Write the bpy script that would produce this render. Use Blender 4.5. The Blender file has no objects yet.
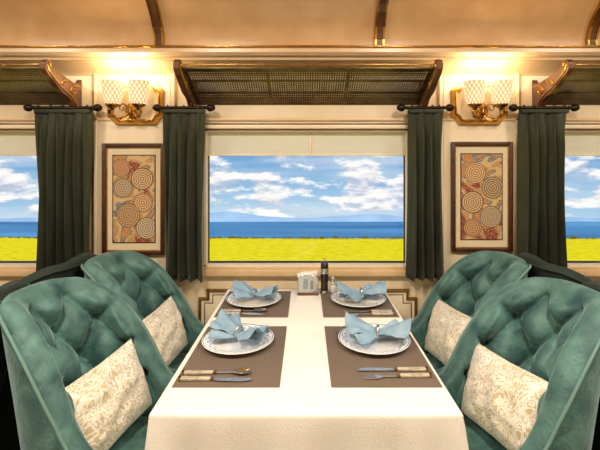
import bpy, bmesh, math, random
from mathutils import Vector, Matrix, noise
random.seed(7)
S=bpy.context.scene
try:
    S.view_settings.view_transform='Standard'
    S.view_settings.look='None'
except Exception as e: print(e)

# ---------------------------------------------------------------- helpers
def lin(c):
    return tuple(((v/255)/12.92 if v/255<=0.04045 else (((v/255)+0.055)/1.055)**2.4) for v in c)
def link(o,parent=None):
    S.collection.objects.link(o)
    if parent: o.parent=parent
    return o
def empty(name,loc=(0,0,0),rot=(0,0,0),scale=(1,1,1)):
    e=bpy.data.objects.new(name,None); e.empty_display_size=.1
    e.location=loc; e.rotation_euler=rot; e.scale=scale
    return link(e)
def mesh(name,verts,faces,mat=None,parent=None,smooth=False,loc=(0,0,0),rot=(0,0,0)):
    me=bpy.data.meshes.new(name); me.from_pydata([tuple(v) for v in verts],[],faces); me.update()
    if mat: me.materials.append(mat)
    if smooth: me.polygons.foreach_set('use_smooth',[True]*len(me.polygons))
    o=bpy.data.objects.new(name,me); o.location=loc; o.rotation_euler=rot
    return link(o,parent)
def fix(o):
    bm=bmesh.new(); bm.from_mesh(o.data); bmesh.ops.recalc_face_normals(bm,faces=bm.faces); bm.to_mesh(o.data); bm.free()
    return o
def boxes(name,lst,mat=None,parent=None,bevel=0,loc=(0,0,0),rot=(0,0,0)):
    bm=bmesh.new()
    for (x0,x1,y0,y1,z0,z1) in lst:
        m=Matrix.Translation(((x0+x1)/2,(y0+y1)/2,(z0+z1)/2))@Matrix.Diagonal((abs(x1-x0),abs(y1-y0),abs(z1-z0),1))
        bmesh.ops.create_cube(bm,size=1,matrix=m)
    if bevel: bmesh.ops.bevel(bm,geom=list(bm.edges),offset=bevel,segments=3,profile=.5,affect='EDGES')
    me=bpy.data.meshes.new(name); bm.to_mesh(me); bm.free()
    if mat: me.materials.append(mat)
    if bevel: me.polygons.foreach_set('use_smooth',[True]*len(me.polygons))
    o=bpy.data.objects.new(name,me); o.location=loc; o.rotation_euler=rot
    return link(o,parent)
def lathe(name,prof,mat,parent=None,loc=(0,0,0),rot=(0,0,0),n=40,flute=0,nf=0,dia=0):
    vs=[];fs=[]
    for i,(r,z) in enumerate(prof):
        for k in range(n):
            a=2*math.pi*k/n
            rr=r*(1+flute*math.cos(nf*a)) if flute else r
            if dia: rr+=dia*abs(math.sin(nf/2*a+z*90)*math.sin(nf/2*a-z*90))
            vs.append((rr*math.cos(a),rr*math.sin(a),z))
    for i in range(len(prof)-1):
        for k in range(n):
            fs.append((i*n+k,i*n+(k+1)%n,(i+1)*n+(k+1)%n,(i+1)*n+k))
    return mesh(name,vs,fs,mat,parent,True,loc,rot)
def tube(name,pts,r,mat,parent=None,cyclic=False,bez=False,res=4):
    cu=bpy.data.curves.new(name,'CURVE'); cu.dimensions='3D'; cu.bevel_depth=r; cu.bevel_resolution=res; cu.use_fill_caps=True
    sp=cu.splines.new('NURBS' if bez else 'POLY'); sp.points.add(len(pts)-1)
    for p,q in zip(sp.points,pts): p.co=(q[0],q[1],q[2],1)
    if bez: sp.order_u=4; sp.use_endpoint_u=True
    sp.use_cyclic_u=cyclic
    cu.materials.append(mat)
    o=bpy.data.objects.new(name,cu)
    return link(o,parent)
def prism(name,poly,t0,t1,axis,mat,parent=None,bevel=0,loc=(0,0,0),rot=(0,0,0)):
    n=len(poly);vs=[]
    for t in (t0,t1):
        for (a,b) in poly:
            vs.append({'x':(t,a,b),'y':(a,t,b),'z':(a,b,t)}[axis])
    fs=[tuple(range(n)),tuple(range(2*n-1,n-1,-1))]+[(i,(i+1)%n,n+(i+1)%n,n+i) for i in range(n)]
    o=mesh(name,vs,fs,mat,parent,False,loc,rot); fix(o)
    if bevel:
        m=o.modifiers.new('b','BEVEL'); m.width=bevel; m.segments=2
    return o
def ss(t):
    t=max(0,min(1,t)); return t*t*(3-2*t)

# ---------------------------------------------------------------- materials
def M(name,col,rough=.5,metal=0,col2=None,nscale=10,bump=0,bscale=60,sheen=0,stretch=(1,1,1),spec=.5,ramp=(.35,.65),coat=0,dist=0):
    m=bpy.data.materials.new(name); m.use_nodes=True; nt=m.node_tree; b=nt.nodes['Principled BSDF']
    c=lin(col)+(1,)
    b.inputs['Base Color'].default_value=c; b.inputs['Roughness'].default_value=rough; b.inputs['Metallic'].default_value=metal
    b.inputs['Specular IOR Level'].default_value=spec
    if coat: b.inputs['Coat Weight'].default_value=coat
    if sheen:
        b.inputs['Sheen Weight'].default_value=sheen; b.inputs['Sheen Roughness'].default_value=.35
        b.inputs['Sheen Tint'].default_value=(min(1,c[0]*2+.35),min(1,c[1]*2+.35),min(1,c[2]*2+.35),1)
    tc=nt.nodes.new('ShaderNodeTexCoord'); mp=nt.nodes.new('ShaderNodeMapping'); mp.inputs['Scale'].default_value=stretch
    nt.links.new(tc.outputs['Object'],mp.inputs['Vector'])
    if col2:
        nz=nt.nodes.new('ShaderNodeTexNoise'); nz.inputs['Scale'].default_value=nscale; nz.inputs['Detail'].default_value=6; nz.inputs['Distortion'].default_value=dist
        rp=nt.nodes.new('ShaderNodeValToRGB'); rp.color_ramp.elements[0].position=ramp[0]; rp.color_ramp.elements[1].position=ramp[1]
        rp.color_ramp.elements[0].color=c; rp.color_ramp.elements[1].color=lin(col2)+(1,)
        nt.links.new(mp.outputs[0],nz.inputs['Vector']); nt.links.new(nz.outputs['Fac'],rp.inputs['Fac']); nt.links.new(rp.outputs['Color'],b.inputs['Base Color'])
    if bump:
        n2=nt.nodes.new('ShaderNodeTexNoise'); n2.inputs['Scale'].default_value=bscale; n2.inputs['Detail'].default_value=3
        bp=nt.nodes.new('ShaderNodeBump'); bp.inputs['Strength'].default_value=bump; bp.inputs['Distance'].default_value=.01
        nt.links.new(mp.outputs[0],n2.inputs['Vector']); nt.links.new(n2.outputs['Fac'],bp.inputs['Height']); nt.links.new(bp.outputs['Normal'],b.inputs['Normal'])
    return m
wallM=M('cream_lacquer',(216,196,162),.35,col2=(226,208,176),nscale=3,bump=.05,bscale=40)
panelM=M('cream_panel',(230,215,186),.32,col2=(222,205,172),nscale=4)
ceilM=M('ceiling_gold_leather',(198,156,108),.24,col2=(212,172,124),nscale=6,bump=.10,bscale=250,spec=.9,coat=.3)
corniceM=M('cornice_cream',(214,184,144),.3,col2=(222,194,156),nscale=5)
woodM=M('dark_walnut',(48,22,12),.35,col2=(76,38,20),nscale=14,stretch=(1,1,6),coat=.3)
ribM=M('rib_walnut',(70,38,18),.35,col2=(104,62,30),nscale=14,coat=.4)
brassM=M('brass',(200,155,78),.25,1,col2=(175,130,62),nscale=20)
goldM=M('gold_moulding',(172,132,66),.38,.8,col2=(140,104,48),nscale=30)
bronzeM=M('rack_grille_metal',(112,96,68),.32,.85,col2=(80,66,44),nscale=15)
ironM=M('black_bronze',(46,36,26),.35,.8)
teal=M('teal_velvet',(34,74,74),.6,col2=(92,134,126),nscale=13,bump=.3,bscale=90,sheen=.85,ramp=(.32,.74),dist=.4)
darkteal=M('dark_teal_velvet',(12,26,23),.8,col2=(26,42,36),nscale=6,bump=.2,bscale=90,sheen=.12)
tealpipe=M('teal_piping',(96,130,122),.7,sheen=.4)
curtM=M('curtain_velvet',(20,25,14),.7,col2=(58,62,38),nscale=5,sheen=.3,bump=.2,bscale=120,stretch=(1,1,.3))
clothM=M('tablecloth_linen',(228,223,212),.85,col2=(234,230,220),nscale=4,bump=.15,bscale=300)
napM=M('napkin_blue',(112,144,166),.55,col2=(144,172,190),nscale=12,sheen=.3,bump=.15,bscale=120)
silver=M('silver',(218,216,210),.16,1)
pearlM=M('pearl_handle',(224,216,198),.22,col2=(186,172,144),nscale=60,coat=.6,metal=.3)
floorM=M('dark_carpet',(40,28,22),.95,col2=(56,38,28),nscale=20,bump=.3,bscale=200)
paperM=M('paper_white',(238,235,228),.8)
sillM=M('sill_tan',(196,166,122),.4,col2=(208,180,138),nscale=8)
blackM=M('pepper_black',(30,20,18),.3,coat=.4)
matBoard=M('cream_matboard',(208,192,160),.85)
trainM=M('train_exterior',(30,60,50),.4)

def nodes(name):
    m=bpy.data.materials.new(name); m.use_nodes=True; nt=m.node_tree
    return m,nt,nt.nodes['Principled BSDF']
def math_n(nt,op,a,b=None):
    n=nt.nodes.new('ShaderNodeMath'); n.operation=op
    for i,v in enumerate((a,b)):
        if v is None: continue
        if isinstance(v,(int,float)): n.inputs[i].default_value=v
        else: nt.links.new(v,n.inputs[i])
    return n.outputs[0]
def mixc(nt,f,a,b):
    n=nt.nodes.new('ShaderNodeMix'); n.data_type='RGBA'
    for s,v in ((n.inputs[0],f),(n.inputs[6],a),(n.inputs[7],b)):
        if isinstance(v,(int,float)): s.default_value=v
        elif isinstance(v,tuple): s.default_value=v+(1,)
        else: nt.links.new(v,s)
    return n.outputs[2]
matM,nt,b=nodes('woven_placemat'); b.inputs['Roughness'].default_value=.8
tc=nt.nodes.new('ShaderNodeTexCoord'); w1=nt.nodes.new('ShaderNodeTexChecker'); w1.inputs['Scale'].default_value=240
w1.inputs['Color1'].default_value=lin((88,74,62))+(1,); w1.inputs['Color2'].default_value=lin((118,102,88))+(1,)
nt.links.new(tc.outputs['Object'],w1.inputs['Vector']); nt.links.new(w1.outputs['Color'],b.inputs['Base Color'])
pilM,nt,b=nodes('cushion_brocade'); b.inputs['Roughness'].default_value=.36; b.inputs['Sheen Weight'].default_value=.3; b.inputs['Metallic'].default_value=.15
tc=nt.nodes.new('ShaderNodeTexCoord')
nz=nt.nodes.new('ShaderNodeTexNoise'); nz.inputs['Scale'].default_value=13; nz.inputs['Distortion'].default_value=2.4; nz.inputs['Detail'].default_value=2
vo=nt.nodes.new('ShaderNodeTexVoronoi'); vo.inputs['Scale'].default_value=70
nt.links.new(tc.outputs['Object'],nz.inputs['Vector']); nt.links.new(tc.outputs['Object'],vo.inputs['Vector'])
k=math_n(nt,'SINE',math_n(nt,'MULTIPLY',nz.outputs['Fac'],46)); k=math_n(nt,'GREATER_THAN',math_n(nt,'SUBTRACT',k,math_n(nt,'MULTIPLY',vo.outputs['Distance'],1.4)),-.35)
nt.links.new(mixc(nt,k,lin((244,239,226)),lin((208,190,150))),b.inputs['Base Color'])
bp=nt.nodes.new('ShaderNodeBump'); bp.inputs['Strength'].default_value=.2; bp.inputs['Distance'].default_value=.003
nt.links.new(k,bp.inputs['Height']); nt.links.new(bp.outputs['Normal'],b.inputs['Normal'])
plM,nt,b=nodes('porcelain_blue_rim'); b.inputs['Roughness'].default_value=.12; b.inputs['Coat Weight'].default_value=.5
tc=nt.nodes.new('ShaderNodeTexCoord'); sp=nt.nodes.new('ShaderNodeSeparateXYZ'); nt.links.new(tc.outputs['Object'],sp.inputs[0])
r=math_n(nt,'SQRT',math_n(nt,'ADD',math_n(nt,'MULTIPLY',sp.outputs[0],sp.outputs[0]),math_n(nt,'MULTIPLY',sp.outputs[1],sp.outputs[1])))
an=math_n(nt,'ARCTAN2',sp.outputs[1],sp.outputs[0])
wv=math_n(nt,'MULTIPLY',math_n(nt,'SINE',math_n(nt,'MULTIPLY',an,18)),math_n(nt,'SINE',math_n(nt,'MULTIPLY',r,330)))
band=math_n(nt,'MULTIPLY',math_n(nt,'GREATER_THAN',r,.098),math_n(nt,'LESS_THAN',r,.119))
pat=math_n(nt,'MULTIPLY',math_n(nt,'MULTIPLY',band,math_n(nt,'GREATER_THAN',wv,.25)),.8)
line=math_n(nt,'MULTIPLY',math_n(nt,'GREATER_THAN',r,.1245),math_n(nt,'LESS_THAN',r,.1275))
c1=mixc(nt,pat,lin((236,236,232)),lin((110,152,180)))
nt.links.new(mixc(nt,line,c1,lin((70,106,144))),b.inputs['Base Color'])
glassM=bpy.data.materials.new('window_glass'); glassM.use_nodes=True; nt=glassM.node_tree; nt.nodes.clear()
o_=nt.nodes.new('ShaderNodeOutputMaterial'); mx=nt.nodes.new('ShaderNodeMixShader'); t_=nt.nodes.new('ShaderNodeBsdfTransparent'); g_=nt.nodes.new('ShaderNodeBsdfGlossy')
g_.inputs['Roughness'].default_value=.02; mx.inputs[0].default_value=.02
nt.links.new(t_.outputs[0],mx.inputs[1]); nt.links.new(g_.outputs[0],mx.inputs[2]); nt.links.new(mx.outputs[0],o_.inputs[0])
blindM=bpy.data.materials.new('roller_blind_fabric'); blindM.use_nodes=True; nt=blindM.node_tree; b=nt.nodes['Principled BSDF']
b.inputs['Base Color'].default_value=lin((234,230,218))+(1,); b.inputs['Roughness'].default_value=.8
tr=nt.nodes.new('ShaderNodeBsdfTranslucent'); tr.inputs[0].default_value=lin((242,238,226))+(1,); mx=nt.nodes.new('ShaderNodeMixShader'); mx.inputs[0].default_value=.5
nt.links.new(b.outputs[0],mx.inputs[1]); nt.links.new(tr.outputs[0],mx.inputs[2]); nt.links.new(mx.outputs[0],nt.nodes['Material Output'].inputs[0])
shM,nt,b=nodes('lit_cut_crystal'); b.inputs['Roughness'].default_value=.08; b.inputs['Base Color'].default_value=lin((160,140,110))+(1,); b.inputs['Coat Weight'].default_value=.6
tc=nt.nodes.new('ShaderNodeTexCoord'); sp=nt.nodes.new('ShaderNodeSeparateXYZ'); nt.links.new(tc.outputs['Object'],sp.inputs[0])
an=math_n(nt,'ARCTAN2',sp.outputs[1],sp.outputs[0])
k=math_n(nt,'ABSOLUTE',math_n(nt,'MULTIPLY',math_n(nt,'SINE',math_n(nt,'ADD',math_n(nt,'MULTIPLY',an,7),math_n(nt,'MULTIPLY',sp.outputs[2],90))),math_n(nt,'SINE',math_n(nt,'SUBTRACT',math_n(nt,'MULTIPLY',an,7),math_n(nt,'MULTIPLY',sp.outputs[2],90)))))
nt.links.new(mixc(nt,k,lin((168,118,64)),lin((255,240,200))),b.inputs['Emission Color']); b.inputs['Emission Strength'].default_value=1.25
bulbM,nt,b=nodes('lamp_glow'); b.inputs['Emission Color'].default_value=(1,.82,.58,1); b.inputs['Emission Strength'].default_value=4
def artmat(seed,circles):
    m,nt,b=nodes('art_print_paint'); b.inputs['Roughness'].default_value=.7
    tc=nt.nodes.new('ShaderNodeTexCoord')
    vo=nt.nodes.new('ShaderNodeTexNoise'); vo.inputs['Scale'].default_value=8+seed; vo.inputs['Distortion'].default_value=.5; vo.inputs['Detail'].default_value=1
    nt.links.new(tc.outputs['Object'],vo.inputs['Vector'])
    rp=nt.nodes.new('ShaderNodeValToRGB'); rp.color_ramp.interpolation='CONSTANT'
    cols=[(128,52,34),(168,130,80),(192,160,108),(104,108,108),(170,116,62)]
    el=rp.color_ramp.elements; el[0].position=0; el[0].color=lin(cols[0])+(1,); el[1].position=.41; el[1].color=lin(cols[1])+(1,)
    for p,c in ((.48,cols[2]),(.54,cols[3]),(.58,cols[4])):
        e=el.new(p); e.color=lin(c)+(1,)
    nt.links.new(vo.outputs['Fac'],rp.inputs['Fac'])
    dt=nt.nodes.new('ShaderNodeTexVoronoi'); dt.inputs['Scale'].default_value=130; nt.links.new(tc.outputs['Object'],dt.inputs['Vector'])
    cur=mixc(nt,math_n(nt,'LESS_THAN',dt.outputs['Distance'],.28),rp.outputs['Color'],lin((206,180,132)))
    sp=nt.nodes.new('ShaderNodeSeparateXYZ'); nt.links.new(tc.outputs['Object'],sp.inputs[0])
    for (cx,cz,R,ca,cb) in circles:
        dx=math_n(nt,'SUBTRACT',sp.outputs[0],cx); dz=math_n(nt,'SUBTRACT',sp.outputs[2],cz)
        d=math_n(nt,'SQRT',math_n(nt,'ADD',math_n(nt,'MULTIPLY',dx,dx),math_n(nt,'MULTIPLY',dz,dz)))
        a=math_n(nt,'ARCTAN2',dz,dx)
        rings=math_n(nt,'SINE',math_n(nt,'MULTIPLY',d,520)); spk=math_n(nt,'MULTIPLY',math_n(nt,'SINE',math_n(nt,'MULTIPLY',a,22)),.6)
        f=math_n(nt,'GREATER_THAN',math_n(nt,'ADD',rings,spk),-.05)
        cc_=mixc(nt,math_n(nt,'GREATER_THAN',d,R-.004),mixc(nt,f,lin(ca),lin(cb)),lin((96,62,42)))
        cur=mixc(nt,math_n(nt,'LESS_THAN',d,R),cur,cc_)
    nt.links.new(cur,b.inputs['Base Color']); return m

# ---------------------------------------------------------------- elevation scale (window wall at y=2.2, metres)
YW=2.2; PPM=400/2.2
def X(u): return (u-306)/PPM
def Z(v): return 1.41+(165-v)/PPM
PITCH=1.89
win_x=[-PITCH+.02,0.003,PITCH-.01]; HW=(409-204)/2/PPM; ZB=Z(267); ZT=Z(129)

# ---------------------------------------------------------------- room shell
L=3.6
lst=[(-L,L,YW,YW+.08,0,ZB),(-L,L,YW,YW+.08,ZT,2.1)]
ed=[-L]
for wx in win_x: ed+= [wx-HW,wx+HW]
ed.append(L)
for i in range(0,len(ed),2): lst.append((ed[i],ed[i+1],YW,YW+.08,ZB,ZT))
boxes('wall_north',lst,wallM)
boxes('wall_south',[(-L,L,-.78,-.70,0,2.1)],wallM)
boxes('wall_east',[(L,L+.08,-.78,YW+.08,0,2.7)],wallM)
boxes('wall_west',[(-L-.08,-L,-.78,YW+.08,0,2.7)],wallM)
boxes('floor',[(-L,L,-.78,YW+.08,-.06,0)],floorM)
def vault(y): 
    t=(y-.75)/1.31; return 2.02+.49*math.sqrt(max(0,1-t*t))
N=48; ys=[.75+1.31*math.cos(math.pi*i/N) for i in range(N+1)]
vs=[];fs=[]
for off in (0,.05):
    for y in ys:
        n=(y-.75)
        for x in (-L,L): vs.append((x,y+(off if n>0 else -off)*abs(n),vault(y)+off))
for i in range(N):
    a=2*i; fs.append((a,a+1,a+3,a+2)); b_=2*(N+1)+a; fs.append((b_,b_+2,b_+3,b_+1))
c=mesh('ceiling',vs,fs,ceilM,None,True)
boxes('trim_roof_edge',[(-L,L,2.06,YW+.08,2.04,2.2),(-L,L,-.78,-.56,2.04,2.2)],trainM)
for i,px in enumerate((-2.99,-1.87,-.75,.375,1.46,2.58)):
    e=empty('ceiling_rib')
    for nm,dx,w,dep,mt in (('core',0,.017,.016,ribM),('bead_a',-.020,.005,.022,brassM),('bead_b',.020,.005,.022,brassM)):
        vs=[];fs=[]
        for j,y in enumerate(ys):
            t=(y-.75)/1.31; nn=Vector((0,-t*.49,-math.sqrt(max(0,1-t*t))*1.31)).normalized()
            z=vault(y)
            for (sx,d) in ((-w,-.002),(-w,dep),(w,dep),(w,-.002)):
                vs.append((px+dx+sx,y+nn.y*d,z+nn.z*d))
        for j in range(N):
            for k_ in range(4):
                fs.append((4*j+k_,4*j+(k_+1)%4,4*j+4+(k_+1)%4,4*j+4+k_))
        fs+= [(0,1,2,3),(4*N,4*N+1,4*N+2,4*N+3)]
        fix(mesh(nm,vs,fs,mt,e))
prof=[(YW,1.90),(2.185,1.915),(2.10,1.955),(2.075,1.955),(2.07,1.97),(2.05,1.972),(2.035,1.985),(2.035,2.003),(2.05,2.015),(2.07,2.035),(YW,2.035)]
prism('trim_1',prof,-L,L,'x',corniceM)
prism('trim_2',[(-.70,1.905),(-.66,1.94),(-.55,1.975),(-.53,2.0),(-.55,2.03),(-.70,2.03)],-L,L,'x',corniceM)
tube('trim_3',[(-L,2.036,2.014),(L,2.036,2.014)],.006,brassM)
tube('trim_4',[(-L,2.088,1.957),(L,2.088,1.957)],.003,ribM)
def rail(name,z,d,h,mt): return boxes(name,[(-L,L,YW-d,YW,z-h/2,z+h/2)],mt,None,.003)
rail('trim_5',Z(119.5),.012,.016,corniceM)
def notch(x0,x1,z0,z1,n): return [(x0+n,z0),(x1-n,z0),(x1-n,z0+n),(x1,z0+n),(x1,z1-n),(x1-n,z1-n),(x1-n,z1),(x0+n,z1),(x0+n,z1-n),(x0,z1-n),(x0,z0+n),(x0+n,z0+n)]
for i,wx in enumerate(win_x):
    e=empty('trim_%d'%(6+i))
    P=notch(wx-.585,wx+.60,.25,Z(290),.045)
    tube('gold_frame',[(x,YW-.006,z) for x,z in P],.011,goldM,e,True)
    P2=notch(wx-.56,wx+.575,.275,Z(294.5),.045)
    tube('inner_line',[(x,YW-.003,z) for x,z in P2],.004,ribM,e,True)
    prism('panel',notch(wx-.585,wx+.60,.25,Z(290),.045),YW-.004,YW+.001,'y',panelM,e)
piers=[(97,173),(441,516)]
for i,(a,b_) in enumerate(piers):
    e=empty('trim_%d'%(9+i))
    x0,x1=X(a),X(b_); z0,z1=Z(277),Z(74)
    for nm,bx in (('stile_l',(x0-.012,x0+.006,YW-.012,YW,z0,z1)),('stile_r',(x1-.006,x1+.012,YW-.012,YW,z0,z1)),('field',(x0+.014,x1-.014,YW-.004,YW,z0,z1))):
        boxes(nm,[bx],panelM,e,.002)
    boxes('gilt_line',[(x0-.022,x0-.014,YW-.008,YW,z0,z1),(x1+.014,x1+.022,YW-.008,YW,z0,z1)],goldM,e)
boxes('baseboard_north',[(-L,L,YW-.02,YW,0,.12)],woodM,None,.004)

# ---------------------------------------------------------------- windows
for i,wx in enumerate(win_x):
    e=empty('window_%d'%(i+1))
    x0,x1=wx-HW,wx+HW
    t=.012
    boxes('frame',[(x0,x0+t,YW-.006,YW+.07,ZB,ZT),(x1-t,x1,YW-.006,YW+.07,ZB,ZT),(x0,x1,YW-.006,YW+.07,ZT-.014,ZT),(x0,x1,YW-.006,YW+.07,ZB,ZB+.012)],panelM,e)
    boxes('gasket',[(x0+t,x1-t,YW+.045,YW+.06,ZB+.012,ZB+.02),(x0+t,x0+t+.005,YW+.045,YW+.06,ZB+.012,ZT-.014),(x1-t-.005,x1-t,YW+.045,YW+.06,ZB+.012,ZT-.014)],ironM,e)
    boxes('head_casing',[(x0-.03,x1+.03,YW-.022,YW,ZT,ZT+.022)],panelM,e,.004)
    boxes('head_wood_bead',[(x0-.02,x1+.02,YW-.016,YW,ZT-.008,ZT+.001),(x0-.03,x1+.03,YW-.016,YW,ZT+.022,ZT+.030)],ribM,e,.002)  # brown wood beads below and above the head casing
    boxes('sill',[(x0-.09,x1+.09,YW-.035,YW,ZB-.045,ZB-.008)],sillM,e,.006)
    boxes('sill_top',[(x0-.05,x1+.05,YW-.02,YW+.06,ZB-.01,ZB+.004)],sillM,e,.003)
    boxes('glass',[(x0+t,x1-t,YW+.052,YW+.055,ZB+.012,ZT-.012)],glassM,e)
    zb=Z(154.5)
    boxes('roller_blind',[(x0+t,wx+.015,YW+.034,YW+.037,zb,ZT-.014),(wx+.027,x1-t,YW+.034,YW+.037,zb,ZT-.014)],blindM,e)
    boxes('blind_bar',[(x0+t,wx+.015,YW+.030,YW+.041,zb-.006,zb+.006),(wx+.027,x1-t,YW+.030,YW+.041,zb-.006,zb+.006),(wx+.015,wx+.027,YW+.028,YW+.044,zb-.006,ZT-.014)],panelM,e,.002)

# ---------------------------------------------------------------- curtains (hang 75 mm in front of the wall)
KC=(YW-.075)/YW
def curtain(u0,u1,v1,ph):
    x0,x1=X(u0)*KC,X(u1)*KC; zt=1.41+(Z(110)-1.41)*KC; zb=1.41+(Z(v1)-1.41)*KC; yc=YW-.075
    e=empty('curtain',((x0+x1)/2,yc,0))
    w=(x1-x0)/2; n=130; mrows=28; folds=max(4,round((x1-x0)/.052)); vs=[];fs=[]
    for j in range(mrows+1):
        t=j/mrows; z=zt+(zb-zt)*t
        sq=1-.07*math.sin(math.pi*t)
        am=.010+.022*ss(t*4)
        for i in range(n+1):
            s=-1+2*i/n
            a=math.pi*folds*(s+1)+ph+.5*math.sin(3*t+s*2)
            vs.append((s*w*sq+.006*math.sin(a*2),am*math.sin(a)+.006*math.sin(7*s+4*t),z+.006*math.sin(a)*t))
    for j in range(mrows):
        for i in range(n):
            a=j*(n+1)+i; fs.append((a,a+1,a+n+2,a+n+1))
    o=mesh('cloth',vs,fs,curtM,e,True); so=o.modifiers.new('s','SOLIDIFY'); so.thickness=.004
    boxes('header_tape',[(-w,w,-.016,.016,zt-.018,zt+.004)],curtM,e,.006)
    zr=zt+.012
    tube('rod',[(-w-.02,0,zr),(w+.02,0,zr)],.009,ironM,e)
    for sx in (-1,1):
        lathe('finial',[(0,-.026),(.010,-.022),(.018,-.012),(.021,0),(.018,.012),(.010,.02),(.007,.026),(.012,.030),(.009,.036),(0,.036)],ironM,e,(sx*(w+.035),0,zr),(0,-sx*math.pi/2,0),20)
        tube('rod_bracket',[(sx*(w+.010),0,zr),(sx*(w+.010),.072,zr)],.006,ironM,e)
    k=5
    for q in range(k):
        xx=-w+.02+(2*w-.04)*q/(k-1)
        tube('ring',[(xx,.014*math.cos(a*.5236),zr+.014*math.sin(a*.5236)) for a in range(12)],.0025,ironM,e,True)
curtain(164,204,280,0); curtain(408,443,279,1.2); curtain(35,91,272,.4); curtain(520,568,268,2)

# ---------------------------------------------------------------- luggage racks
def rack(wx):
    e=empty('luggage_rack',(wx,0,0))
    hl=.60; y0,z0=YW-.004,1.742; y1,z1=1.94,1.875
    d=Vector((0,y1-y0,z1-z0)); Ls=d.length; d.normalize(); nrm=Vector((0,-d.z,d.y)); 
    def quad(bm,c,hx,hs,ht):
        m=Matrix(((1,0,0,c.x),(0,d.y,nrm.y,c.y),(0,d.z,nrm.z,c.z),(0,0,0,1)))@Matrix.Diagonal((hx*2,hs*2,ht*2,1))
        bmesh.ops.create_cube(bm,size=1,matrix=m)
    P=lambda x,s,t=0: Vector((x,y0,z0))+d*s+nrm*t
    bm=bmesh.new()
    rows=18
    for k_ in range(1,rows): quad(bm,P(0,Ls*k_/rows),hl,.0040,.0012)
    nc=100
    for k_ in range(1,nc): quad(bm,P(-hl+2*hl*k_/nc,Ls*.5),.0034,Ls*.5,.0012)
    me=bpy.data.meshes.new('perforated_tray'); bm.to_mesh(me); bm.free(); me.materials.append(bronzeM)
    link(bpy.data.objects.new('perforated_tray',me),e)
    bm=bmesh.new()
    for k_ in range(4): quad(bm,P(-hl+2*hl*k_/3,Ls/2,-.004),.009,Ls/2,.006)
    for s in (.004,Ls*.36,Ls*.68,Ls-.004): quad(bm,P(0,s,-.003),hl,.005,.005)
    me=bpy.data.meshes.new('brass_frame'); bm.to_mesh(me); bm.free(); me.materials.append(bronzeM)
    link(bpy.data.objects.new('brass_frame',me),e)
    tube('front_rail',[(-hl-.012,y1,z1+.004),(hl+.012,y1,z1+.004)],.008,bronzeM,e)
    tube('upper_rail',[(-hl-.012,y1+.006,z1+.024),(hl+.012,y1+.006,z1+.024)],.004,brassM,e)
    for k_ in range(7):
        xx=-hl+2*hl*k_/6
        tube('rail_post',[(xx,y1,z1),(xx,y1+.006,z1+.024)],.004,brassM,e)
    # carved wooden corbels carrying the rack
    pts=[(YW-.001,1.685),(YW-.03,1.688),(YW-.06,1.71),(YW-.09,1.745),(YW-.13,1.762),(YW-.17,1.772),(YW-.21,1.795),(YW-.25,1.825),(YW-.285,1.84),(YW-.310,1.865),(YW-.312,1.895),(YW-.292,1.915),(YW-.268,1.915),(YW-.252,1.90),(YW-.24,1.885),(YW-.20,1.872),(YW-.14,1.86),(YW-.10,1.852),(YW-.05,1.845),(YW-.02,1.855),(YW-.001,1.88)]
    for sx in (-1,1):
        x=sx*(hl+.024)
        prism('carved_corbel',pts,x-.015,x+.015,'x',ribM,e,.004)
        for side in (-1,1):
            xs=x+side*.015
            tube('carved_line',[(xs,YW-.015,1.70),(xs,YW-.05,1.72),(xs,YW-.09,1.77),(xs,YW-.15,1.785),(xs,YW-.2,1.805),(xs,YW-.26,1.845),(xs,YW-.298,1.87),(xs,YW-.29,1.905),(xs,YW-.268,1.90),(xs,YW-.275,1.88)],.005,brassM,e,bez=True)
            tube('carved_scroll',[(xs,YW-.02,1.835),(xs,YW-.07,1.84),(xs,YW-.12,1.81),(xs,YW-.085,1.78),(xs,YW-.055,1.80),(xs,YW-.075,1.82),(xs,YW-.088,1.805)],.0045,brassM,e,bez=True)
            tube('carved_leaf',[(xs,YW-.13,1.845),(xs,YW-.17,1.845),(xs,YW-.20,1.825),(xs,YW-.18,1.81),(xs,YW-.16,1.825)],.004,brassM,e,bez=True)
rack(0.01); rack(-PITCH+.02); rack(PITCH-.01)

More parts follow.
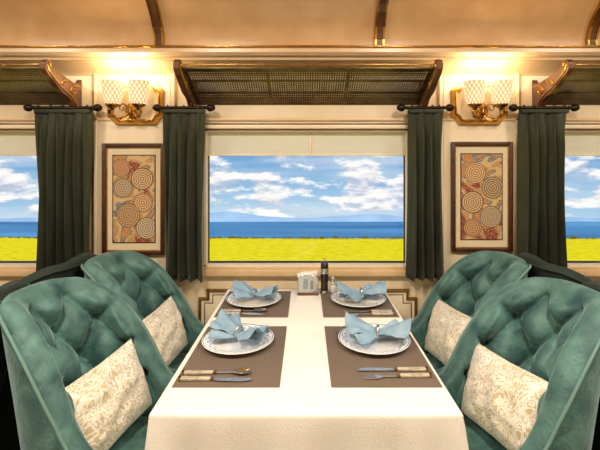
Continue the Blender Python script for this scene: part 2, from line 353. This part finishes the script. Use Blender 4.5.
# ---------------------------------------------------------------- sconces
def oct_(w,h,c): return [(-w+c,-h),(w-c,-h),(w-c*.6,-h+c*.6),(w,-h+c),(w,h-c),(w-c*.6,h-c*.6),(w-c,h),(-w+c,h),(-w+c*.6,h-c*.6),(-w,h-c),(-w,-h+c),(-w+c*.6,-h+c*.6)]
def sconce(u,v,du):
    e=empty('wall_sconce',(X(u),YW-.004,Z(v)))
    prism('backplate',oct_(.155,.118,.045),-.014,0,'y',brassM,e,.003)
    prism('plate_inlay',oct_(.124,.088,.036),-.018,-.013,'y',panelM,e,.002)
    tube('plate_bead',[(x,-.017,z) for x,z in oct_(.128,.092,.037)],.006,brassM,e,True)
    lathe('rosette',[(.001,.034),(.012,.032),(.018,.024),(.030,.018),(.034,.010),(.045,.004),(.048,0)],brassM,e,(du,-.016,-.04),(math.pi/2,0,0),30)
    zc=-.035
    for sx in (-1,1):
        cx=du+sx*.068; cy=-.115
        tube('arm',[(du,-.04,-.04),(du+sx*.02,-.065,-.075),(du+sx*.06,-.09,-.09),(cx+sx*.004,cy,-.08),(cx,cy,zc-.03),(cx,cy,zc)],.007,brassM,e,bez=True)
        tube('arm_scroll',[(du+sx*.006,-.05,-.05),(du+sx*.022,-.075,.0),(du+sx*.052,-.085,-.02),(du+sx*.042,-.085,-.052),(du+sx*.022,-.08,-.045),(du+sx*.028,-.08,-.025)],.004,brassM,e,bez=True)
        tube('tail_scroll',[(du+sx*.004,-.05,-.06),(du+sx*.016,-.06,-.095),(du+sx*.045,-.07,-.108),(du+sx*.055,-.07,-.092),(du+sx*.04,-.07,-.086)],.0035,brassM,e,bez=True)
        lathe('cup',[(0,-.018),(.008,-.016),(.010,-.006),(.022,0),(.034,.010),(.036,.016),(.030,.014),(0,.008)],brassM,e,(cx,cy,zc),n=30)
        pr=[(.020,.012),(.036,.018)]+[(.042+.012*t/12+(.003 if t==12 else 0),.030+.102*t/12) for t in range(13)]
        pr+=[(.052,.132)]+[(.050-.012*t/6,.13-.10*t/6) for t in range(7)]
        lathe('crystal_shade',pr,shM,e,(cx,cy,zc),n=98,nf=14,dia=.003)
        tube('shade_lip',[(cx+.0575*math.cos(a*.2618),cy+.0575*math.sin(a*.2618),zc+.133) for a in range(24)],.0018,shM,e,True)
        lathe('bulb',[(0,.02),(.008,.022),(.010,.045),(.015,.065),(.013,.085),(.004,.100),(0,.102)],bulbM,e,(cx,cy,zc),n=16)
        l=bpy.data.lights.new('bulb_light','POINT'); l.energy=2.6; l.color=(1,.76,.44); l.shadow_soft_size=.03
        lo=link(bpy.data.objects.new('bulb_light',l),e); lo.location=(cx,cy-.02,zc+.16)
    lathe('centre_finial',[(0,-.02),(.006,-.015),(.012,-.002),(.006,.008),(.004,.02),(.009,.028),(0,.038)],brassM,e,(du,-.062,-.05),n=20)
sconce(137,104,-.009); sconce(478,104,0)

# ---------------------------------------------------------------- framed art
def art(u0,u1,v0,v1,m):
    x0,x1,z0,z1=X(u0),X(u1),Z(v1),Z(v0); cx,cz=(x0+x1)/2,(z0+z1)/2; w,h=(x1-x0)/2,(z1-z0)/2
    e=empty('framed_artwork',(cx,YW-.004,cz)); f=.021
    def bar(nm,w,h,f,d0,d1,mt,bev):
        boxes(nm,[(-w,-w+f,d0,d1,-h,h),(w-f,w,d0,d1,-h,h),(-w+f,w-f,d0,d1,h-f,h),(-w+f,w-f,d0,d1,-h,-h+f)],mt,e,bev)
    bar('frame',w,h,f,-.024,0,woodM,.004)
    bar('frame_fillet',w-f,h-f,.004,-.016,0,goldM,.001)
    boxes('mat_board',[(-w+f,w-f,-.008,-.002,-h+f,h-f)],matBoard,e)
    iw,ih=w-.058,h-.068
    boxes('print',[(-iw,iw,-.011,-.008,-ih,ih)],m,e)
    bar('print_line',iw+.006,ih+.006,.005,-.0095,-.008,woodM,0)
TN=(188,158,112); BR=(124,84,56); CR_=(200,174,130); GY=(112,108,100); RU=(146,82,54)
art(104,166,143.5,254,artmat(0,[(.045,.11,.062,BR,CR_),(-.06,.06,.055,GY,TN),(.05,-.02,.055,RU,CR_),(-.03,-.09,.065,TN,BR),(-.07,.17,.05,TN,RU),(.07,-.16,.06,GY,CR_)]))
art(450,511,142,251,artmat(2,[(-.035,.13,.058,RU,CR_),(.06,.05,.06,(76,66,56),TN),(-.05,-.03,.062,BR,CR_),(.05,-.11,.06,GY,TN),(-.05,-.17,.05,TN,RU)]))

# ---------------------------------------------------------------- chairs
XB=-.135
def chair_meshes():
    yw=.214; R=.15; xb=XB; xf=.175
    st=(xf-(xb+R)); arc=math.pi/2*R; bk=2*(yw-R); T=2*st+2*arc+bk
    def pt(s):
        q=s+T/2
        if q<st: return (xf-q,-yw,0,-1)
        q-=st
        if q<arc:
            a=q/R; return (xb+R-R*math.sin(a),-yw+R-R*math.cos(a),-math.sin(a),-math.cos(a))
        q-=arc
        if q<bk: return (xb,-yw+R+q,-1,0)
        q-=bk
        if q<arc:
            a=q/R; return (xb+R-R*math.cos(a),yw-R+R*math.sin(a),-math.cos(a),math.sin(a))
        q-=arc
        return (xb+R+q,yw,0,1)
    def H(x,y):
        t=max(0,min(1,(.12-x)/.24)); t=t**1.25; t=.35*t+.65*ss(t)
        return .580+.375*t+.03*t*(1-(y/yw)**2) - .02*ss((x-.08)/.10)
    def lean(back,z): return (.27*(back**1.3)+.03)*max(0,z-.43)
    ns=210; ni=92; nr=12; no=10; z0=.19
    vs=[];fs=[];rim=[]
    Pp=.150;Q=.22;zr0=.60
    for i in range(ns+1):
        s=-T/2+T*i/ns
        x,y,nx,ny=pt(s); h=H(x,y)
        de=min(s+T/2,T/2-s); rr=.035
        th=.036+.005*ss((h-.6)/.3)
        if de<rr: th*=math.sqrt(max(.02,1-((rr-de)/rr)**2))
        back=max(0,-nx)
        ring=[]
        tm=ss((h-.60)/.14)
        for j in range(ni):
            z=z0+(h-th-z0)*j/(ni-1)
            a=s/Pp+(z-zr0)/Q; b=s/Pp-(z-zr0)/Q
            m_=tm*ss((h-.035-z)/.05)*ss((z-.44)/.04)
            puff=(abs(math.sin(math.pi*a)*math.sin(math.pi*b)))**.5
            ra,rb=a-round(a),b-round(b); dd=(ra*ra+rb*rb)
            disp=m_*(.064*puff-.026*math.exp(-dd/.014)-.022)
            ring.append((-(th+disp),z))
        for j in range(1,nr):
            an=math.pi*j/nr
            ring.append((-th*math.cos(an),h-th+th*math.sin(an)))
        for j in range(no):
            z=h-th+(z0-(h-th))*j/(no-1)
            ring.append((th+.006*math.sin(math.pi*j/(no-1)),z))
        for (n_,z) in ring:
            ln=lean(back,z)
            vs.append((x+nx*(n_+ln),y+ny*(n_+ln*.2),z))
        ln=lean(back,h)
        rim.append((x+nx*(th*.93+ln),y+ny*(th*.93+ln*.2),h-th*.45))
    K=ni+nr-1+no
    for i in range(ns):
        for j in range(K):
            a=i*K+j; b=i*K+(j+1)%K
            fs.append((a,b,b+K,a+K))
    fs.append(tuple(range(K))[::-1]); fs.append(tuple(ns*K+j for j in range(K)))
    btn=[]
    for ia in range(-8,9):
        for ib in range(-8,9):
            s=Pp*(ia+ib)/2; z=zr0+Q*(ia-ib)/2
            if abs(s)>T/2-.1 or z<.5: continue
            x,y,nx,ny=pt(s); h=H(x,y)
            if h<.7 or z>h-.065: continue
            back=max(0,-nx); ln=lean(back,z); n_=.005
            btn.append((x+nx*(n_+ln),y+ny*(n_+ln*.2),z))
    return vs,fs,rim,btn
CV,CF,CR,CB=chair_meshes()
_cache={}
def shared(key,fn,parent):
    if key in _cache:
        o=bpy.data.objects.new(*_cache[key]); return link(o,parent)
    o=fn(); _cache[key]=(o.name.split('.')[0],o.data)
    return o
def rbox(name,x0,x1,y0,y1,z0,z1,rad,mat,parent,crown=0):
    bm=bmesh.new(); m=Matrix.Translation(((x0+x1)/2,(y0+y1)/2,(z0+z1)/2))@Matrix.Diagonal((x1-x0,y1-y0,z1-z0,1))
    bmesh.ops.create_cube(bm,size=1,matrix=m); bmesh.ops.bevel(bm,geom=list(bm.edges),offset=rad,segments=6,profile=.5,affect='EDGES')
    bmesh.ops.subdivide_edges(bm,edges=[e for e in bm.edges if e.calc_length()>.08],cuts=10,use_grid_fill=True)
    for v in bm.verts:
        if crown and v.co.z>(z0+z1)/2:
            u=(v.co.x-(x0+x1)/2)/((x1-x0)/2); w=(v.co.y-(y0+y1)/2)/((y1-y0)/2)
            v.co.z+=crown*max(0,1-u*u)*max(0,1-w*w)
    me=bpy.data.meshes.new(name); bm.to_mesh(me); bm.free(); me.materials.append(mat); me.polygons.foreach_set('use_smooth',[True]*len(me.polygons))
    return link(bpy.data.objects.new(name,me),parent)
PW,PH=.174,.132
def pillow_mesh(w,h,T,seed):
    n=44;vs=[];fs=[]
    for sd in (1,-1):
        for j in range(n+1):
            for i in range(n+1):
                u=-1+2*i/n; v=-1+2*j/n
                pr=(max(0,1-abs(u)**2.6)**.55)*(max(0,1-abs(v)**2.6)**.55)
                ww=w*(1-.06*(1-v*v)*abs(u)**3); hh=h*(1-.08*(1-u*u)*abs(v)**3)
                nz_=noise.noise(Vector((u*3+seed,v*3,sd*2)))*.012*pr
                vs.append((sd*(T*pr+nz_),u*ww,v*hh))
    q=(n+1)**2
    for j in range(n):
        for i in range(n):
            a=j*(n+1)+i
            fs.append((a,a+1,a+n+2,a+n+1)); fs.append((q+a,q+a+n+1,q+a+n+2,q+a+1))
    return vs,fs
def chair(x,y,face,name,vel,cushion=True,seed=0,yaw=0):
    rz=(-yaw if face>0 else math.pi+yaw)
    e=empty(name,(x,y,0),(0,0,rz))
    k=vel.name
    shared('shell'+k,lambda:fix(mesh('tufted_shell',CV,CF,vel,e,True)),e)
    shared('pipe'+k,lambda:tube('rim_piping',CR,.005,tealpipe if vel is teal else darkteal,e),e)
    def btns():
        bm=bmesh.new()
        for p in CB: bmesh.ops.create_uvsphere(bm,u_segments=12,v_segments=8,radius=.0105,matrix=Matrix.Translation(p))
        me=bpy.data.meshes.new('buttons'); bm.to_mesh(me); bm.free(); me.materials.append(vel); me.polygons.foreach_set('use_smooth',[True]*len(me.polygons))
        return link(bpy.data.objects.new('buttons',me),e)
    shared('btn'+k,btns,e)
    shared('seat'+k,lambda:rbox('seat_cushion',XB+.03,.205,-.174,.174,.355,.455,.03,vel,e,.02),e)
    shared('rail'+k,lambda:rbox('seat_rail',XB+.02,.185,-.19,.19,.20,.36,.015,vel,e),e)
    for (lx,ly) in ((.14,.18),(.14,-.18),(-.10,.16),(-.10,-.16)):
        lathe('leg',[(0,0),(.012,0),(.014,.01),(.018,.10),(.024,.205),(0,.205)],woodM,e,(lx,ly,0),n=16)
    if cushion:
        c=empty('throw_cushion')
        vs,fs=pillow_mesh(PW,PH,.056,seed)
        o=mesh('cover',vs,fs,pilM,c,True)
        bm=bmesh.new(); bm.from_mesh(o.data); bmesh.ops.remove_doubles(bm,verts=bm.verts,dist=.0004); bmesh.ops.recalc_face_normals(bm,faces=bm.faces); bm.to_mesh(o.data); bm.free()
        tube('seam_piping',[(0,PW*p[0],PH*p[1]) for p in [(-.97,-.97),(0,-.92),(.97,-.97),(.94,0),(.97,.97),(0,.92),(-.97,.97),(-.94,0)]],.003,pilM,c,True)
        c.rotation_euler=(.06*face,-.32*face,-(yaw+.04)*face)
        off=.004
        c.location=(x+math.cos(rz)*off,y+math.sin(rz)*off-.002,.610)
CN,CFAR=1.37,1.875; CX=.672
chair(-CX,CN,1,'dining_chair',teal,seed=1,yaw=.20); chair(-CX,CFAR,1,'dining_chair',teal,seed=2,yaw=.10)
chair(CX,CN,-1,'dining_chair',teal,seed=3,yaw=.20); chair(CX,CFAR,-1,'dining_chair',teal,seed=4,yaw=.10)
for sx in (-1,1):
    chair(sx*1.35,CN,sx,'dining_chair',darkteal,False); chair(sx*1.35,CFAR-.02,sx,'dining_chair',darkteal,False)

# ---------------------------------------------------------------- table
TZ=.75; TX=.415; TY0=1.06; TY1=2.13
e=empty('dining_table')
boxes('table_top',[(-TX+.006,TX-.006,TY0+.006,TY1-.006,TZ-.035,TZ-.006)],woodM,e,.006)
lathe('pedestal',[(0,0),(.20,0),(.20,.02),(.06,.05),(.045,.1),(.045,.62),(.10,.70),(.12,.716),(0,.716)],woodM,e,(0,(TY0+TY1)/2,0))
n=480
per=[]
segs=[((-TX,TY0),(TX,TY0)),((TX,TY0),(TX,TY1)),((TX,TY1),(-TX,TY1)),((-TX,TY1),(-TX,TY0))]
tot=4*TX+2*(TY1-TY0)
for i in range(n):
    q=tot*i/n
    for a,b in segs:
        ln=math.hypot(b[0]-a[0],b[1]-a[1])
        if q<=ln:
            t=q/ln; px,py=a[0]+(b[0]-a[0])*t,a[1]+(b[1]-a[1])*t
            nx,ny=(b[1]-a[1])/ln,-(b[0]-a[0])/ln
            ce=min(q,ln-q); per.append((px,py,nx,ny,ce,tot*i/n)); break
        q-=ln
vs=[];fs=[]
rows=[(-.05,0,0),(-.02,0,0),(-.004,0,0),(0,-.0012,0),(.002,-.004,0),(.003,-.012,0)]+[(.004,-.012-.33*k/16,k/16) for k in range(1,17)]
cym=(TY0+TY1)/2
for (o_,dz,am) in rows:
    for (px,py,nx,ny,ce,q) in per:
        cf=1-ss(ce/.10)
        sx=1 if px>0 else -1; sy=1 if py>cym else -1
        dx,dy=nx,ny
        if cf>0:
            vx=Vector((nx,ny))*(1-cf*.5)+Vector((sx,sy)).normalized()*cf*.5
            dx,dy=vx.x,vx.y
        w=am*(.008*math.sin(q*38+1.3*math.sin(q*9))+.006*math.sin(q*17+2)+.010)+cf*am*.04
        w*= (.45 if abs(nx)>.5 and ce>.1 else 1)
        if o_<0: vs.append((px+o_*(px/TX), py+o_*((py-cym)/(TY1-cym)), TZ+dz))
        else: vs.append((px+dx*(o_+w),py+dy*(o_+w)*(1 if sy<0 else .5),TZ+dz))
R_=len(rows)
for r_ in range(R_-1):
    for i in range(n): fs.append((r_*n+i,r_*n+(i+1)%n,(r_+1)*n+(i+1)%n,(r_+1)*n+i))
fs.append(tuple(range(n)))
o=fix(mesh('tablecloth',vs,fs,clothM,e,True))

def cutlery(kind,name,x,y,z,ang):
    e=empty(name,(x,y,z),(0,0,ang))
    hv=[(0,-.005),(.004,-.0085),(.03,-.0085),(.07,-.0065),(.095,-.0055),(.095,.0055),(.07,.0065),(.03,.0085),(.004,.0085),(0,.005)]
    prism('handle',hv,.001,.010,'z',pearlM,e,.0025)
    prism('collar',[(.094,-.0065),(.104,-.0055),(.104,.0055),(.094,.0065)],.0015,.0098,'z',brassM,e,.001)
    prism('pommel',[(-.004,-.007),(.004,-.009),(.004,.009),(-.004,.007)],.0005,.0105,'z',brassM,e,.001)
    if kind=='knife':
        prism('blade',[(.103,-.005),(.12,-.009),(.19,-.0105),(.213,-.006),(.222,.004),(.218,.007),(.103,.006)],.003,.0055,'z',silver,e,.0006)
    elif kind=='fork':
        prism('neck',[(.103,-.0035),(.15,-.003),(.150,.003),(.103,.0035)],.003,.006,'z',silver,e,.001)
        prism('fork_head',[(.149,-.003),(.158,-.010),(.172,-.0118),(.172,.0118),(.158,.010),(.149,.003)],.003,.006,'z',silver,e,.001)
        for k_ in range(4):
            yy=-.0102+k_*.0068
            prism('tine',[(.171,yy-.0017),(.208,yy-.0012),(.212,yy),(.208,yy+.0012),(.171,yy+.0017)],.003,.0055,'z',silver,e,.0004)
    else:
        prism('neck',[(.103,-.0035),(.155,-.0028),(.155,.0028),(.103,.0035)],.003,.006,'z',silver,e,.001)
        vs=[];fs=[];n1=8;n2=24
        for i in range(n1+1):
            r=i/n1
            for j in range(n2):
                a=2*math.pi*j/n2
                vs.append((.182+.031*r*math.cos(a),.0195*r*math.sin(a)*(1+.12*math.cos(a)),.002+.007*r*r))
        for i in range(n1):
            for j in range(n2): fs.append((i*n2+j,i*n2+(j+1)%n2,(i+1)*n2+(j+1)%n2,(i+1)*n2+j))
        o=mesh('bowl',vs,fs,silver,e,True); m=o.modifiers.new('s','SOLIDIFY'); m.thickness=.0012
def napkin(x,y,z,ang,seed,sc=1):
    e=empty('folded_napkin',(x,y,z),(0,0,ang),(sc,sc,sc))
    def fan(nm,a0,ln,wd,lift,ph,base=.014):
        nu,nw=40,80;vs=[];fs=[]
        for i in range(nu+1):
            u=-1+2*i/nu; au=abs(u)
            for j in range(nw+1):
                w=-1+2*j/nw
                half=.014+wd*au**.75
                L_=ln*u*(1-.20*w*w*au)
                pl=.010*au**.6*math.cos(w*math.pi*2.3+ph+(u>0)*1.1)
                z_=base+lift*au**1.0*(1-.8*w*w)+pl+.009*noise.noise(Vector((u*2.5+seed,w*2.5,ph)))
                z_=max(z_,.006+.006*w*w*au)
                px_,py_=L_,w*half
                ca,sa=math.cos(a0),math.sin(a0)
                vs.append((px_*ca-py_*sa,px_*sa+py_*ca,z_))
        for i in range(nu):
            for j in range(nw):
                a=i*(nw+1)+j; fs.append((a,a+1,a+nw+2,a+nw+1))
        o=mesh(nm,vs,fs,napM,e,True); m=o.modifiers.new('s','SOLIDIFY'); m.thickness=.0025
    fan('upper_fold',0,.112,.056,.046,0,.024)
    fan('lower_fold',.7,.104,.046,.016,1.5,.017)
    tube('napkin_ring',[(0,.018*math.cos(a*.393),.028+.020*math.sin(a*.393)) for a in range(16)],.0045,silver,e,True)
my=[(1.185,1.63),(1.73,2.085)]
for sx in (-1,1):
    for k_,(a,b) in enumerate(my):
        x0,x1=(-.398,-.078) if sx<0 else (.075,.405)
        boxes('placemat',[(x0,x1,a,b,TZ+.0005,TZ+.0035)],matM,None,.001)
        zt=TZ+.004
        yc=(1.475 if k_==0 else 1.925); xc=sx*.25
        lathe('dinner_plate',[(0,.004),(.07,.004),(.078,.0),(.082,.0),(.088,.006),(.125,.016),(.130,.018),(.131,.020),(.128,.0205),(.09,.011),(.082,.008),(0,.007)],plM,None,(xc,yc,zt),n=72)
        napkin(xc+(.004 if sx<0 else .015),yc,zt+.012,(-.75 if sx<0 else -.25)+(.35 if k_ else 0),sx+3*k_,1.0 if sx<0 else 1.08)
        ang=0 if sx<0 else math.pi
        xs=sx*.385
        if sx<0:
            cutlery('knife','table_knife',xs,yc-.255 if k_==0 else yc-.17,zt,ang-.02); cutlery('spoon','table_spoon',xs,yc-.222 if k_==0 else yc-.14,zt,ang+.03)
            cutlery('fork','table_fork',xs+.02,yc+(.138 if k_==0 else .142),zt,ang)
        else:
            cutlery('fork','table_fork',xs,yc-.235 if k_==0 else yc-.17,zt,ang+.05); cutlery('knife','table_knife',xs,yc-.20 if k_==0 else yc-.145,zt,ang)
            cutlery('knife','table_knife',xs-.02,yc+.140,zt,ang)

# ---------------------------------------------------------------- condiments
clear=bpy.data.materials.new('clear_glass'); clear.use_nodes=True; nt=clear.node_tree; nt.nodes.clear()
o_=nt.nodes.new('ShaderNodeOutputMaterial'); mx=nt.nodes.new('ShaderNodeMixShader'); t_=nt.nodes.new('ShaderNodeBsdfTransparent'); g_=nt.nodes.new('ShaderNodeBsdfGlossy')
t_.inputs[0].default_value=(.9,.93,.93,1); g_.inputs['Roughness'].default_value=.05; mx.inputs[0].default_value=.22
nt.links.new(t_.outputs[0],mx.inputs[1]); nt.links.new(g_.outputs[0],mx.inputs[2]); nt.links.new(mx.outputs[0],o_.inputs[0])
e=empty('sachet_holder',(.010,2.05,TZ))
boxes('base',[(-.054,.054,-.03,.03,0,.014)],ribM,e,.003)
wl=[(-.050,.012),(.050,.012),(.050,.085),(.034,.10),(-.034,.10),(-.050,.085)]
prism('front_wall',wl,-.028,-.024,'y',clear,e,.001)
prism('rear_wall',wl,.024,.028,'y',clear,e,.001)
for y_ in (-.026,.026): tube('rim',[(a,y_,b) for a,b in wl],.003,silver,e,True)
for k_ in range(6):
    a=(k_-2.5)*.008
    prism('paper_sachet',[(-.036+a*.5,.013),(.032+a*.5,.013),(.030+a,.100+.008*(k_%3)),(-.034+a,.112-.008*(k_%2))],-.02+k_*.007,-.018+k_*.007,'y',paperM,e)
prism('sachet_label',[(-.026,.03),(.000,.03),(.003,.08),(-.022,.084)],-.0222,-.0208,'y',napM,e)
prism('sachet_label',[(.012,.03),(.028,.03),(.026,.074),(.012,.072)],-.0222,-.0208,'y',ribM,e)
e=empty('pepper_mill',(.095,2.05,TZ))
lathe('body',[(0,0),(.021,0),(.022,.006),(.020,.012),(.018,.05),(.021,.08),(.020,.112),(.0205,.114),(.0205,.128),(.019,.130),(.020,.138),(.019,.155),(.012,.165),(0,.168)],blackM,e,n=32)
lathe('steel_band',[(.0208,.106),(.0222,.109),(.0222,.128),(.0208,.132)],silver,e,n=32)
lathe('base_band',[(.0222,.001),(.0232,.004),(.0228,.014),(.0205,.020)],silver,e,n=32)
lathe('knob',[(0,.164),(.008,.166),(.005,.170),(.008,.176),(0,.182)],silver,e,n=20)
e=empty('salt_shaker',(.138,2.055,TZ))
lathe('glass_body',[(0,0),(.015,0),(.016,.01),(.014,.055),(.012,.064),(0,.064)],clear,e,n=24)
lathe('salt',[(0,.002),(.013,.002),(.0135,.01),(.0125,.042),(0,.044)],paperM,e,n=24)
lathe('cap',[(.013,.063),(.014,.068),(.012,.083),(.007,.088),(0,.089)],silver,e,n=24)

# ---------------------------------------------------------------- ceiling lamps, out of view, added to fill the interior with light
for x in (-2.1,-.7,.7,2.1):
    e=empty('added_ceiling_lamp',(x,.55,vault(.55)-.004))
    lathe('rim',[(.20,0),(.215,-.01),(.21,-.03),(.19,-.035),(.185,-.02)],brassM,e)
    lathe('diffuser',[(0,-.05),(.08,-.047),(.15,-.038),(.188,-.024)],bulbM,e)
    l=bpy.data.lights.new('added_fill_light','AREA'); l.shape='DISK'; l.size=.26; l.energy=25; l.color=(1,.92,.80)
    lo=link(bpy.data.objects.new('added_fill_light',l),e); lo.location=(0,0,-.07)
    l=bpy.data.lights.new('added_bounce_fill','POINT'); l.energy=7.5; l.color=(1,.89,.72); l.shadow_soft_size=.06  # added point fill, stands in for light bounced onto the vault
    lo=link(bpy.data.objects.new('added_bounce_fill',l),e); lo.location=(0,.25,-.22)

# ---------------------------------------------------------------- landscape
fieldM=M('rapeseed_field',(226,208,22),1,col2=(186,176,26),nscale=.9,stretch=(.3,1,1),spec=.02,ramp=(.45,.72))
seaM=M('sea_water',(44,104,156),.6,col2=(86,150,190),nscale=.012,stretch=(.12,1,1),spec=.05,ramp=(.3,.7))
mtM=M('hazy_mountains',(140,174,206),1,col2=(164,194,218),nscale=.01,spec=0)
shoreM=M('shoreline_scrub',(70,78,34),1,col2=(120,118,50),nscale=1.2,spec=0)
n1,n2=60,40;vs=[];fs=[]
for j in range(n2+1):
    y=12+ (232-12)*j/n2
    for i in range(n1+1):
        x=-330+660*i/n1
        vs.append((x,y,-40+.7*noise.noise(Vector((x*.02,y*.03,0)))+ (0 if j<n2 else -4)))
for j in range(n2):
    for i in range(n1):
        a=j*(n1+1)+i; fs.append((a,a+1,a+n1+2,a+n1+1))
mesh('rapeseed_field',vs,fs,fieldM,None,True)
bm=bmesh.new()
for k_ in range(420):
    x=random.uniform(-190,190); big=random.random()<.05
    s=random.uniform(.35,.8)*(1.5 if big else .6)
    bmesh.ops.create_icosphere(bm,subdivisions=1,radius=s,matrix=Matrix.Translation((x,random.uniform(224.5,226.5),-39.7+s*.5))@Matrix.Diagonal((2.2,1,.9,1)))
me=bpy.data.meshes.new('shoreline_scrub'); bm.to_mesh(me); bm.free(); me.materials.append(shoreM); link(bpy.data.objects.new('shoreline_scrub',me))
mesh('sea',[(-2500,240,-152),(2500,240,-152),(2500,1085,-152),(-2500,1085,-152)],[(0,1,2,3)],seaM)
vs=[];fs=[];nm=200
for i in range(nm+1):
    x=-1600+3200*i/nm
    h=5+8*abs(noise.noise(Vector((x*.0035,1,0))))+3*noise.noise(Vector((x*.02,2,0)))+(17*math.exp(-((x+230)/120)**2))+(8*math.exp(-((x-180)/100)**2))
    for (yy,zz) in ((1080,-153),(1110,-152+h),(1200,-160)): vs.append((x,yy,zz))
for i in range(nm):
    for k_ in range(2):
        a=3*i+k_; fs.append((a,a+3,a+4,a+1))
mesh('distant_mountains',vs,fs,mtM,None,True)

# world: hazy blue sky with layered cumulus
W=bpy.data.worlds.new('sky'); S.world=W; W.use_nodes=True; nt=W.node_tree; bg=nt.nodes['Background']
tc=nt.nodes.new('ShaderNodeTexCoord'); sp=nt.nodes.new('ShaderNodeSeparateXYZ'); nt.links.new(tc.outputs['Generated'],sp.inputs[0])
gr=nt.nodes.new('ShaderNodeValToRGB'); el=gr.color_ramp.elements
mr=nt.nodes.new('ShaderNodeMapRange'); mr.inputs[1].default_value=-.16; mr.inputs[2].default_value=.4; nt.links.new(sp.outputs[2],mr.inputs[0]); nt.links.new(mr.outputs[0],gr.inputs['Fac'])
el[0].position=0; el[0].color=lin((200,220,234))+(1,); el[1].position=1; el[1].color=lin((70,118,178))+(1,)
for p,c in ((.09,(176,210,234)),(.18,(142,190,226)),(.32,(112,166,214))):
    q=el.new(p); q.color=lin(c)+(1,)
def mrn(v,lo,hi):
    m=nt.nodes.new('ShaderNodeMapRange'); m.inputs[1].default_value=lo; m.inputs[2].default_value=hi; m.interpolation_type='SMOOTHSTEP'; nt.links.new(v,m.inputs[0]); return m.outputs[0]
def cloudn(off,sc,rough,lx):
    mp=nt.nodes.new('ShaderNodeMapping'); mp.inputs['Scale'].default_value=sc; mp.inputs['Location'].default_value=(lx,.4,off)
    nt.links.new(tc.outputs['Generated'],mp.inputs['Vector'])
    n_=nt.nodes.new('ShaderNodeTexNoise'); n_.inputs['Scale'].default_value=1.0; n_.inputs['Detail'].default_value=10; n_.inputs['Roughness'].default_value=rough
    nt.links.new(mp.outputs[0],n_.inputs['Vector']); return n_.outputs['Fac']
a=cloudn(0,(8,8,22),.6,5.2); b2=cloudn(.3,(8,8,22),.6,5.2)
hz=cloudn(0,(3,3,26),.5,1.0)
lay=math_n(nt,'MULTIPLY',math_n(nt,'MULTIPLY',mrn(sp.outputs[2],-.135,-.085),math_n(nt,'SUBTRACT',1,mrn(sp.outputs[2],-.06,.02))),.075)
mask=mrn(math_n(nt,'ADD',a,lay),.50,.60); shade=mrn(math_n(nt,'SUBTRACT',a,b2),-.10,.07)
skyc=mixc(nt,math_n(nt,'MULTIPLY',mrn(hz,.42,.66),.55),gr.outputs['Color'],lin((220,230,240)))
cc=mixc(nt,shade,lin((182,194,216)),lin((255,253,250)))
nt.links.new(mixc(nt,math_n(nt,'MULTIPLY',mask,.95),skyc,cc),bg.inputs['Color']); bg.inputs['Strength'].default_value=1.05
l=bpy.data.lights.new('sun','SUN'); l.energy=3.2; l.angle=.01; l.color=(1,.96,.88)
so=link(bpy.data.objects.new('sun',l)); so.rotation_euler=(math.radians(38),0,math.radians(-25)); so.location=(0,-5,12)

# ---------------------------------------------------------------- camera
cam=bpy.data.cameras.new('camera'); cam.sensor_width=36; cam.lens=24; cam.shift_x=-.01; cam.shift_y=-.1; cam.clip_start=.02; cam.clip_end=6000
co=link(bpy.data.objects.new('camera',cam)); co.location=(0,0,1.41); co.rotation_euler=(math.pi/2,0,0); S.camera=co
